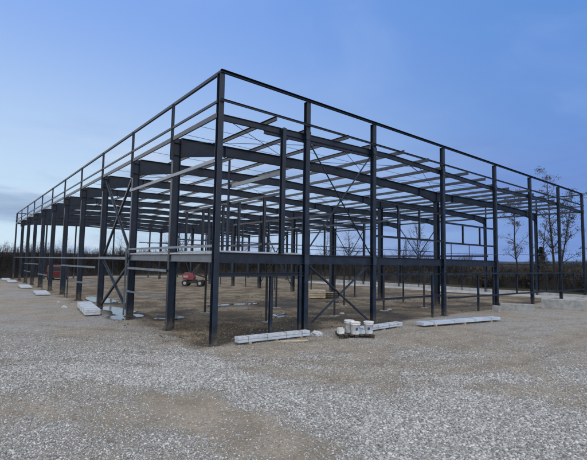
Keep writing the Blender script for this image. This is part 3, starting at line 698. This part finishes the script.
# articulated boom lift
bl = thing('boom_lift', 'red and dark articulated boom lift parked inside the frame behind the left columns', 'boom lift', (13.6, 29.6, gz(13.6, 29.6)), math.atan2(-.63, .776))
for sx in (-.78, .78):
    for sy in (-.62, .62): wheel(bl, sx, sy, .33, .24)
MB().box((-1.0, -.42, .3), (1.0, .42, .55)).box((-.7, -.5, .36), (-.86, .5, .42)).build('chassis', DGREY, bl)
MB().lathe((0, 0, .55), [(.4, 0), (.4, .12), (.34, .13)], 20).build('turntable', DGREY, bl)
v = [(-1.05,-.5,.68),(.05,-.5,.68),(.05,.5,.68),(-1.05,.5,.68),(-1.12,-.48,1.1),(.1,-.48,1.0),(.1,.48,1.0),(-1.12,.48,1.1),(-.9,-.4,1.42),(-.05,-.4,1.36),(-.05,.4,1.36),(-.9,.4,1.42)]
MB().add(v, [(3,2,1,0),(0,1,5,4),(1,2,6,5),(2,3,7,6),(3,0,4,7),(4,5,9,8),(5,6,10,9),(6,7,11,10),(7,4,8,11),(8,9,10,11)]).build('engine_cover', RED, bl)
MB().box((-1.0, -.503, .9), (-.5, -.497, 1.1)).box((-1.12, -.3, .85), (-1.085, .3, 1.0)).build('side_panel', GREYW, bl)
bm = MB().bar((-.25, 0, 1.3), (.55, 0, 2.3), .16, .2).bar((.55, .0, 2.28), (.1, 0, 1.25), .13, .17).bar((.1, 0, 1.25), (1.15, 0, .95), .12, .16).build('boom', DGREY, bl)
MB().tube((-.1, .11, 1.2), (.35, .11, 1.9), .035, n=8).build('hydraulic_ram', GALV, bm)
bk = MB()
for z in (.62, 1.15, 1.62):
    for a, b in (((1.1,-.4),(1.75,-.4)),((1.75,-.4),(1.75,.4)),((1.75,.4),(1.1,.4)),((1.1,.4),(1.1,-.4))): bk.tube((*a, z), (*b, z), .02, n=6)
for q in ((1.1,-.4),(1.75,-.4),(1.75,.4),(1.1,.4)): bk.tube((*q, .6), (*q, 1.63), .02, n=6)
bk.box((1.1, -.4, .58), (1.75, .4, .61)); bk.build('basket', DGREY, bl)
# red van far left
vn = thing('van', 'dark red van parked beyond the far left columns', 'van', (4.6, 51.5, gz(4.6, 51.5)), R(70))
prof = [(-2.1,.35),(-2.15,1.1),(-2.05,1.8),(-1.6,1.95),(.6,1.95),(1.25,1.25),(2.05,1.05),(2.15,.7),(2.12,.35)]
def hull(prof, w): n = len(prof); return MB().add([(a,-w,z) for a,z in prof]+[(a,w,z) for a,z in prof], [(i,(i+1)%n,(i+1)%n+n,i+n) for i in range(n)]+[tuple(range(n-1,-1,-1)), tuple(range(n,2*n))])
hull(prof, .88).build('body', REDD, vn)
MB().add([(.66,-.75,1.9),(.66,.75,1.9),(1.22,.78,1.3),(1.22,-.78,1.3)], [(0,1,2,3)]).build('windscreen', GLASS, vn, loc=(.03, 0, .03))
for sy in (-1, 1): MB().add([(-.4,sy*.885,1.25),(.95,sy*.885,1.25),(.5,sy*.885,1.8),(-.4,sy*.885,1.8)], [(0,1,2,3)]).build('side_window', GLASS, vn)
MB().box((-2.12, -.7, 1.2), (-2.17, .7, 1.7)).build('rear_window', GLASS, vn)
MB().box((2.08, -.85, .3), (2.2, .85, .5)).box((-2.22, -.85, .3), (-2.1, .85, .5)).build('bumper', DGREY, vn)
for sx in (-1.35, 1.35):
    for sy in (-.8, .8): wheel(vn, sx, sy, .33, .22)
for sy in (-.65, .65): MB().box((2.1, sy-.14, .75), (2.16, sy+.14, .9)).build('headlight', GREYW, vn)
# low timber-and-block barrier far left
tag(MB().box((-9, -.15, 0), (9, .15, .55)).box((-9, -.28, 0), (9, .28, .12)).build('low_wall', CONC, loc=(-12, 52, gz(-12, 52)-.05), rz=R(6)), 'long low grey wall at the far left edge of the yard', 'wall')

# ------------------------------------------------------------------ trees
def tree_mesh(h, seed, r0=.13, spread=.3, leaves=500, leafz=.3, stems=1, lsize=.15, first=.25, wig=.05):
    """slender tree: a leader with side limbs that fork into twigs; leaf clumps sit at twig ends"""
    rd = random.Random(seed); mb = MB(); tips = []
    def limb(p, d, L, r, lv):
        n = 4 if lv < 2 else 3; q = p
        for k in range(n):
            d = (d+Vector((rd.gauss(0,.16), rd.gauss(0,.16), rd.gauss(0,.10)+.07))).normalized(); q2 = q+d*L/n; r2 = r*.74; mb.tube(q, q2, r, r2, 5 if lv < 2 else 3); q = q2; r = r2
            if lv < 3:
                for _ in range(2 if lv < 2 else 1):
                    if rd.random() < .85:
                        e = (d*.9+Vector((rd.gauss(0,.6), rd.gauss(0,.6), rd.gauss(.15,.4)))).normalized(); limb(q, e, L*rd.uniform(.28, .5), r*.62, lv+1)
        tips.append(q.copy())
    for sidx in range(stems):
        az = rd.uniform(0, 6.283); lean = .0 if stems == 1 else .10
        hh = h*(1 if sidx == 0 else rd.uniform(.68, .85)); n = 16; q = Vector((0, 0, -.1)); d = Vector((math.cos(az)*lean, math.sin(az)*lean, 1)).normalized(); r = r0*(1 if sidx == 0 else .75); th = rd.uniform(0, 6.283)
        for k in range(n):
            d = (d+Vector((rd.gauss(0,wig), rd.gauss(0,wig), .05))).normalized(); q2 = q+d*hh/n; r2 = r0*(1-(k+1)/n*.9)*(1 if sidx == 0 else .75); mb.tube(q, q2, r, r2, 7); q = q2; r = r2; f = (k+1)/n
            if f > first:
                for _ in range(rd.choice((1, 2, 2))):
                    th += 2.4+rd.gauss(0, .4); up = rd.uniform(.35, 1.0); e = Vector((math.cos(th), math.sin(th), up)).normalized(); limb(q, e, h*spread*(1.1-f)**.6*rd.uniform(.5, 1.1), r*.5+.006, 1)
        tips.append(q.copy())
    lf = MB(); tips = [t for t in tips if t.z > h*leafz]
    for c in [rd.choice(tips) for _ in range(max(1, leaves//16))] if leaves else []:
        sg = rd.uniform(.08, .24)
        for _ in range(16):
            p = c+Vector((rd.gauss(0,sg), rd.gauss(0,sg), rd.gauss(0,sg*.7))); u = Vector((rd.gauss(0,1), rd.gauss(0,1), rd.gauss(0,1))).normalized(); w = u.orthogonal().normalized()*lsize*rd.uniform(.5, 1); u = u*lsize*rd.uniform(.6, 1.2)
            lf.add([p-u*.5, p+w*.35, p+u*.6, p-w*.35], [(0,1,2,3)])
    return mb, lf
def tree(label, loc, h, seed, name='bare_tree', cat='tree', group='bare trees beyond the frame', **k):
    mb, lf = tree_mesh(h, seed, **k)
    t = thing(name, label, cat, loc, 0, group); mb.build('branches', BARK, t)
    if lf.v: lf.build('leaves', LEAFB, t)
    return t
def L3(x, y, dz=-.05): return (x, y, gz(x, y)+dz)
tree('half bare tree with clumps of dry leaves, left of the two tallest on the right', L3(44.7, 9.8), 11.0, 6, leaves=2600, spread=.24, r0=.12, wig=.03)
tree('tallest thin tree with leafy tufts behind the right end of the frame', L3(39.4, 4.1), 11.6, 12, leaves=3400, stems=2, spread=.25, r0=.14, leafz=.3, wig=.03)
tree('slender leaning tree right of the tall middle gable post', L3(42.2, 6.2), 8.6, 23, leaves=700, spread=.2, r0=.10, wig=.09)
tree('bare tree seen through the cross braces, right of the middle', L3(46, 23.5), 9.6, 41, leaves=300, spread=.42, stems=2)
tree('bare forked tree behind the middle of the frame', L3(46, 37.5), 9.0, 43, leaves=300, spread=.45, stems=3)
tree('wide bare tree behind the middle left of the frame', L3(37.5, 58), 8.6, 47, leaves=0, spread=.5, stems=3)
base_t = tree('bare tree rising over the dark wood behind the left bays', L3(26, 66), 8.0, 53, leaves=0, spread=.5, stems=2)
for (a, b, s, lb) in ((18, 70, .9, 'smaller bare tree over the dark wood, left of the wide one'), (30, 72, 1.05, 'bare tree between two others over the dark wood'), (46, 60, 1.05, 'bare tree above the wood behind the second gable bay'), (52, 50, 1.1, 'bare tree above the wood left of the forked tree'), (50, 30, .9, 'bare tree standing between the forked tree and the braces'), (8, 68, .8, 'bare tree over the wood behind the far left columns')):
    dup(base_t, L3(a, b), random.uniform(0, 6), lb, s)
# evergreen
def conifer(label, loc, h, seed):
    rd = random.Random(seed); t = thing('conifer', label, 'tree', loc, 0)
    MB().tube((0,0,-.1), (0,0,h*.95), .12, .02, 8).build('trunk', BARK, t); mb = MB()
    for _ in range(5200):
        z = h*(.06+.93*rd.random()**1.15); rr = (1-z/h)**.75*h*.30+.08; a = rd.uniform(0, 6.283); lob = .8+.35*math.sin(a*5+z*4); q = rr*math.sqrt(rd.random())*lob
        p = Vector((math.cos(a)*q, math.sin(a)*q, z-q*.25)); u = Vector((math.cos(a), math.sin(a), rd.uniform(-.5,.3)))*rd.uniform(.1,.24); w = Vector((-math.sin(a), math.cos(a), rd.gauss(0,.4)))*rd.uniform(.03,.08)
        mb.add([p-u*.4, p+w, p+u, p-w], [(0,1,2,3)])
    mb.build('needles', LEAFG, t)
conifer('dark evergreen standing above the scrub between two right gable posts', L3(55.5, 11.2), 5.3, 3)

# bushes one can tell apart in front of the right hedge
def bush(h, w, seed, n=90):
    rd = random.Random(seed); mb = MB(); lf = MB()
    for _ in range(n):
        a = rd.uniform(0, 6.283); p = Vector((math.cos(a)*w*.18*rd.random(), math.sin(a)*w*.18*rd.random(), 0)); d = Vector((math.cos(a)*rd.uniform(.1,.8), math.sin(a)*rd.uniform(.1,.8), 1)).normalized(); L = h*rd.uniform(.5, 1.05)
        q = p; r = .018
        for k in range(4):
            d = (d+Vector((rd.gauss(0,.18), rd.gauss(0,.18), rd.gauss(0,.1)))).normalized(); q2 = q+d*L/4; mb.tube(q, q2, r, r*.65, 3); r *= .65
            for _2 in range(3):
                e = (d+Vector((rd.gauss(0,.7), rd.gauss(0,.7), rd.gauss(0,.4)))).normalized(); mb.tube(q2, q2+e*L*.16, .007, .003, 3)
                c = q2+e*L*.14
                for _3 in range(4):
                    o = c+Vector((rd.gauss(0,.08), rd.gauss(0,.08), rd.gauss(0,.08))); u = Vector((rd.gauss(0,1), rd.gauss(0,1), rd.gauss(0,1))).normalized()*.06; v = u.orthogonal()*.6; lf.add([o-u, o+v, o+u, o-v], [(0,1,2,3)])
            q = q2
    return mb, lf
BL = ['brown bush beyond the right end of the frame, behind the large concrete block', 'brown bush just left of the one behind the large concrete block', 'low brown bush left of the dark evergreen', 'leafy brown bush in front of the dark evergreen', 'brown bush at the far right edge beyond the corner post', 'brown bush seen between the right gable posts, right of the half bare tree']
for i, (a, b, h, w) in enumerate(((40.5, -1.5, 2.6, 2.4), (41.5, 2.0, 2.3, 2.2), (44, 8.2, 2.4, 2.6), (46, 6.0, 2.8, 3), (40.0, -4.5, 3.2, 2.8), (42.5, 12.5, 2.2, 2.5))):
    t = thing('bush', BL[i], 'bush', L3(a, b), 0, 'bushes beyond the right end of the frame'); mb, lf = bush(h, w, 60+i); mb.build('stems', TWIG, t); lf.build('leaves', LEAFB, t)

# far-off wood: one mass of stems, twigs and undergrowth, in belts
def belt(name, label, path, hfun, depth, dens, bankh, seed, leaf=0.2):
    g = np.random.default_rng(seed); P = np.array(path, float); seg = np.hypot(*(np.diff(P, axis=0)).T); cum = np.r_[0, np.cumsum(seg)]; Lt = cum[-1]
    def along(s): return np.stack([np.interp(s, cum, P[:, 0]), np.interp(s, cum, P[:, 1])], -1)
    def nrm(s): t = along(np.minimum(s+1, Lt))-along(np.maximum(s-1, 0)); t /= np.linalg.norm(t, axis=1)[:, None]; return np.stack([-t[:, 1], t[:, 0]], -1)
    # bumpy dark bank of undergrowth
    ns = int(Lt/.5); nw = 12; s = np.linspace(0, Lt, ns); c = along(s); nn = nrm(s); vs = []
    for j in range(nw):
        u = j/(nw-1); off = (u-.5)*depth; q = c+nn*off; hh = bankh*np.sin(np.pi*u)**.5*(.75+.45*fbm(q[:, 0], q[:, 1], 5, seed))*(.75+.5*fbm(q[:, 0], q[:, 1], .8, seed+3))*hfun(s)
        vs.append(np.c_[q, hgt(q[:, 0], q[:, 1])-.1+hh])
    vs = np.array(vs).reshape(-1, 3); ii = np.arange(nw*ns).reshape(nw, ns); f = np.stack([ii[:-1,:-1], ii[1:,:-1], ii[1:,1:], ii[:-1,1:]], -1).reshape(-1, 4)
    allv = [vs]; allf = [f]; mi = [np.zeros(len(f), int)]; o = len(vs)
    def strips(p, q, r):   # thin 3-sided spikes p->q
        nonlocal o
        n = len(p); d = q-p; a = g.uniform(0, 6.283, n); ex = np.stack([np.cos(a), np.sin(a), 0*a], 1)
        ey = np.cross(d, ex); ey /= np.linalg.norm(ey, axis=1)[:, None]+1e-9
        v = np.stack([p+ex*r[:, None], p-ex*r[:, None]*.5+ey*r[:, None]*.86, p-ex*r[:, None]*.5-ey*r[:, None]*.86, q+ex*.003, q-ex*.003], 1).reshape(-1, 3)
        fc = np.array([[0,1,4,3],[1,2,4,4],[2,0,3,4]]); fc = np.array([[0,1,4,3],[1,2,3,4],[2,0,3,4]])
        f = (fc[None]+np.arange(n)[:, None, None]*5).reshape(-1, 4)+o; o += len(v); allv.append(v); allf.append(f); return len(f)
    n = int(Lt*dens); s = g.uniform(0, Lt, n); off = g.uniform(-.5, .5, n)*depth; q = along(s)+nrm(s)*off[:, None]
    H = hfun(s)*(.45+.6*fbm(q[:, 0], q[:, 1], 4., seed+9)+.22*g.uniform(-1, 1, n))
    p = np.c_[q, hgt(q[:, 0], q[:, 1])-.1]; tip = p+np.c_[g.normal(0, .12, (n, 2))*H[:, None], H]
    k = strips(p, tip, .022+.008*H); mi.append(np.ones(k, int))
    for rep in range(9):
        t = g.uniform(.25, .97, n)[:, None]; a = p+(tip-p)*t; L = H*(1.05-t[:, 0])*g.uniform(.2, .6, n)+.15
        dv = np.c_[g.normal(0, .75, (n, 2)), g.uniform(.1, 1.1, n)]; dv /= np.linalg.norm(dv, axis=1)[:, None]
        b = a+dv*L[:, None]; k = strips(a, b, .015+0*L); mi.append(np.ones(k, int))
        if rep < 6:
            t2 = g.uniform(.4, 1, n)[:, None]; a2 = a+(b-a)*t2; d2 = np.c_[g.normal(0, .7, (n, 2)), g.uniform(-.1, 1, n)]; k = strips(a2, a2+d2*(L*.45)[:, None], .010+0*L); mi.append(np.ones(k, int))
    nl = int(n*leaf*10)
    if nl:
        j = g.integers(0, n, nl); c = p[j]+(tip[j]-p[j])*g.uniform(.1, .85, nl)[:, None]+g.normal(0, .3, (nl, 3)); u = g.normal(0, 1, (nl, 3)); u /= np.linalg.norm(u, axis=1)[:, None]; w = np.cross(u, g.normal(0, 1, (nl, 3))); w /= np.linalg.norm(w, axis=1)[:, None]
        v = np.stack([c-u*.09, c+w*.055, c+u*.09, c-w*.055], 1).reshape(-1, 3); f = np.arange(nl*4).reshape(-1, 4)+o; o += len(v); allv.append(v); allf.append(f); mi.append(np.full(nl, 2))
    ob = npmesh(name, np.concatenate(allv), np.concatenate(allf), BANK, 4); ob.data.materials.append(TWIG); ob.data.materials.append(LEAFB)
    ob.data.polygons.foreach_set('material_index', np.concatenate(mi).astype(np.int32)); ob['kind'] = 'stuff'; ob['label'] = label; ob['category'] = 'wood'; return ob
belt('wood', 'dark leafless wood behind the left and middle of the yard', [(-45, 42), (-12, 56), (2, 63), (14, 72), (34, 78), (54, 69), (64, 50), (80, 34)],
     lambda s: 7.8-2.4*sstep(24, 50, s), 7, 60, .5, 101, .12)
belt('scrub', 'brown scrub and brambles beyond the right side of the frame', [(62, 46), (50, 32), (47, 22), (46, 12), (45, 3), (42, -6), (38, -16)],
     lambda s: 2.7+1.0*sstep(45, 62, s), 4.5, 36, .6, 202, .35)
belt('hedge', 'taller dark hedge in the distance behind the brown scrub', [(80, 40), (72, 20), (64, 4), (58, -14)],
     lambda s: 3.8+1.8*sstep(28, 48, s), 6, 34, .75, 303, .25)
# far hills
def hills():
    n = 260; a = np.linspace(R(-40), R(150), n); vs = []
    for j, (rad, zz) in enumerate(((330, -6), (380, 4.2), (430, 6.3), (600, 5.), (900, -8))):
        h = zz+(fbm(a*60, a*0+j, 5, 400+j)-.5)*(3.5 if zz > 0 else 0); vs.append(np.c_[rad*np.cos(a), rad*np.sin(a), h])
    v = np.array(vs).reshape(-1, 3); ii = np.arange(5*n).reshape(5, n); f = np.stack([ii[:-1,:-1], ii[1:,:-1], ii[1:,1:], ii[:-1,1:]], -1).reshape(-1, 4)
    o = npmesh('hills', v, f, HILLM, 4); o['kind'] = 'structure'
hills()
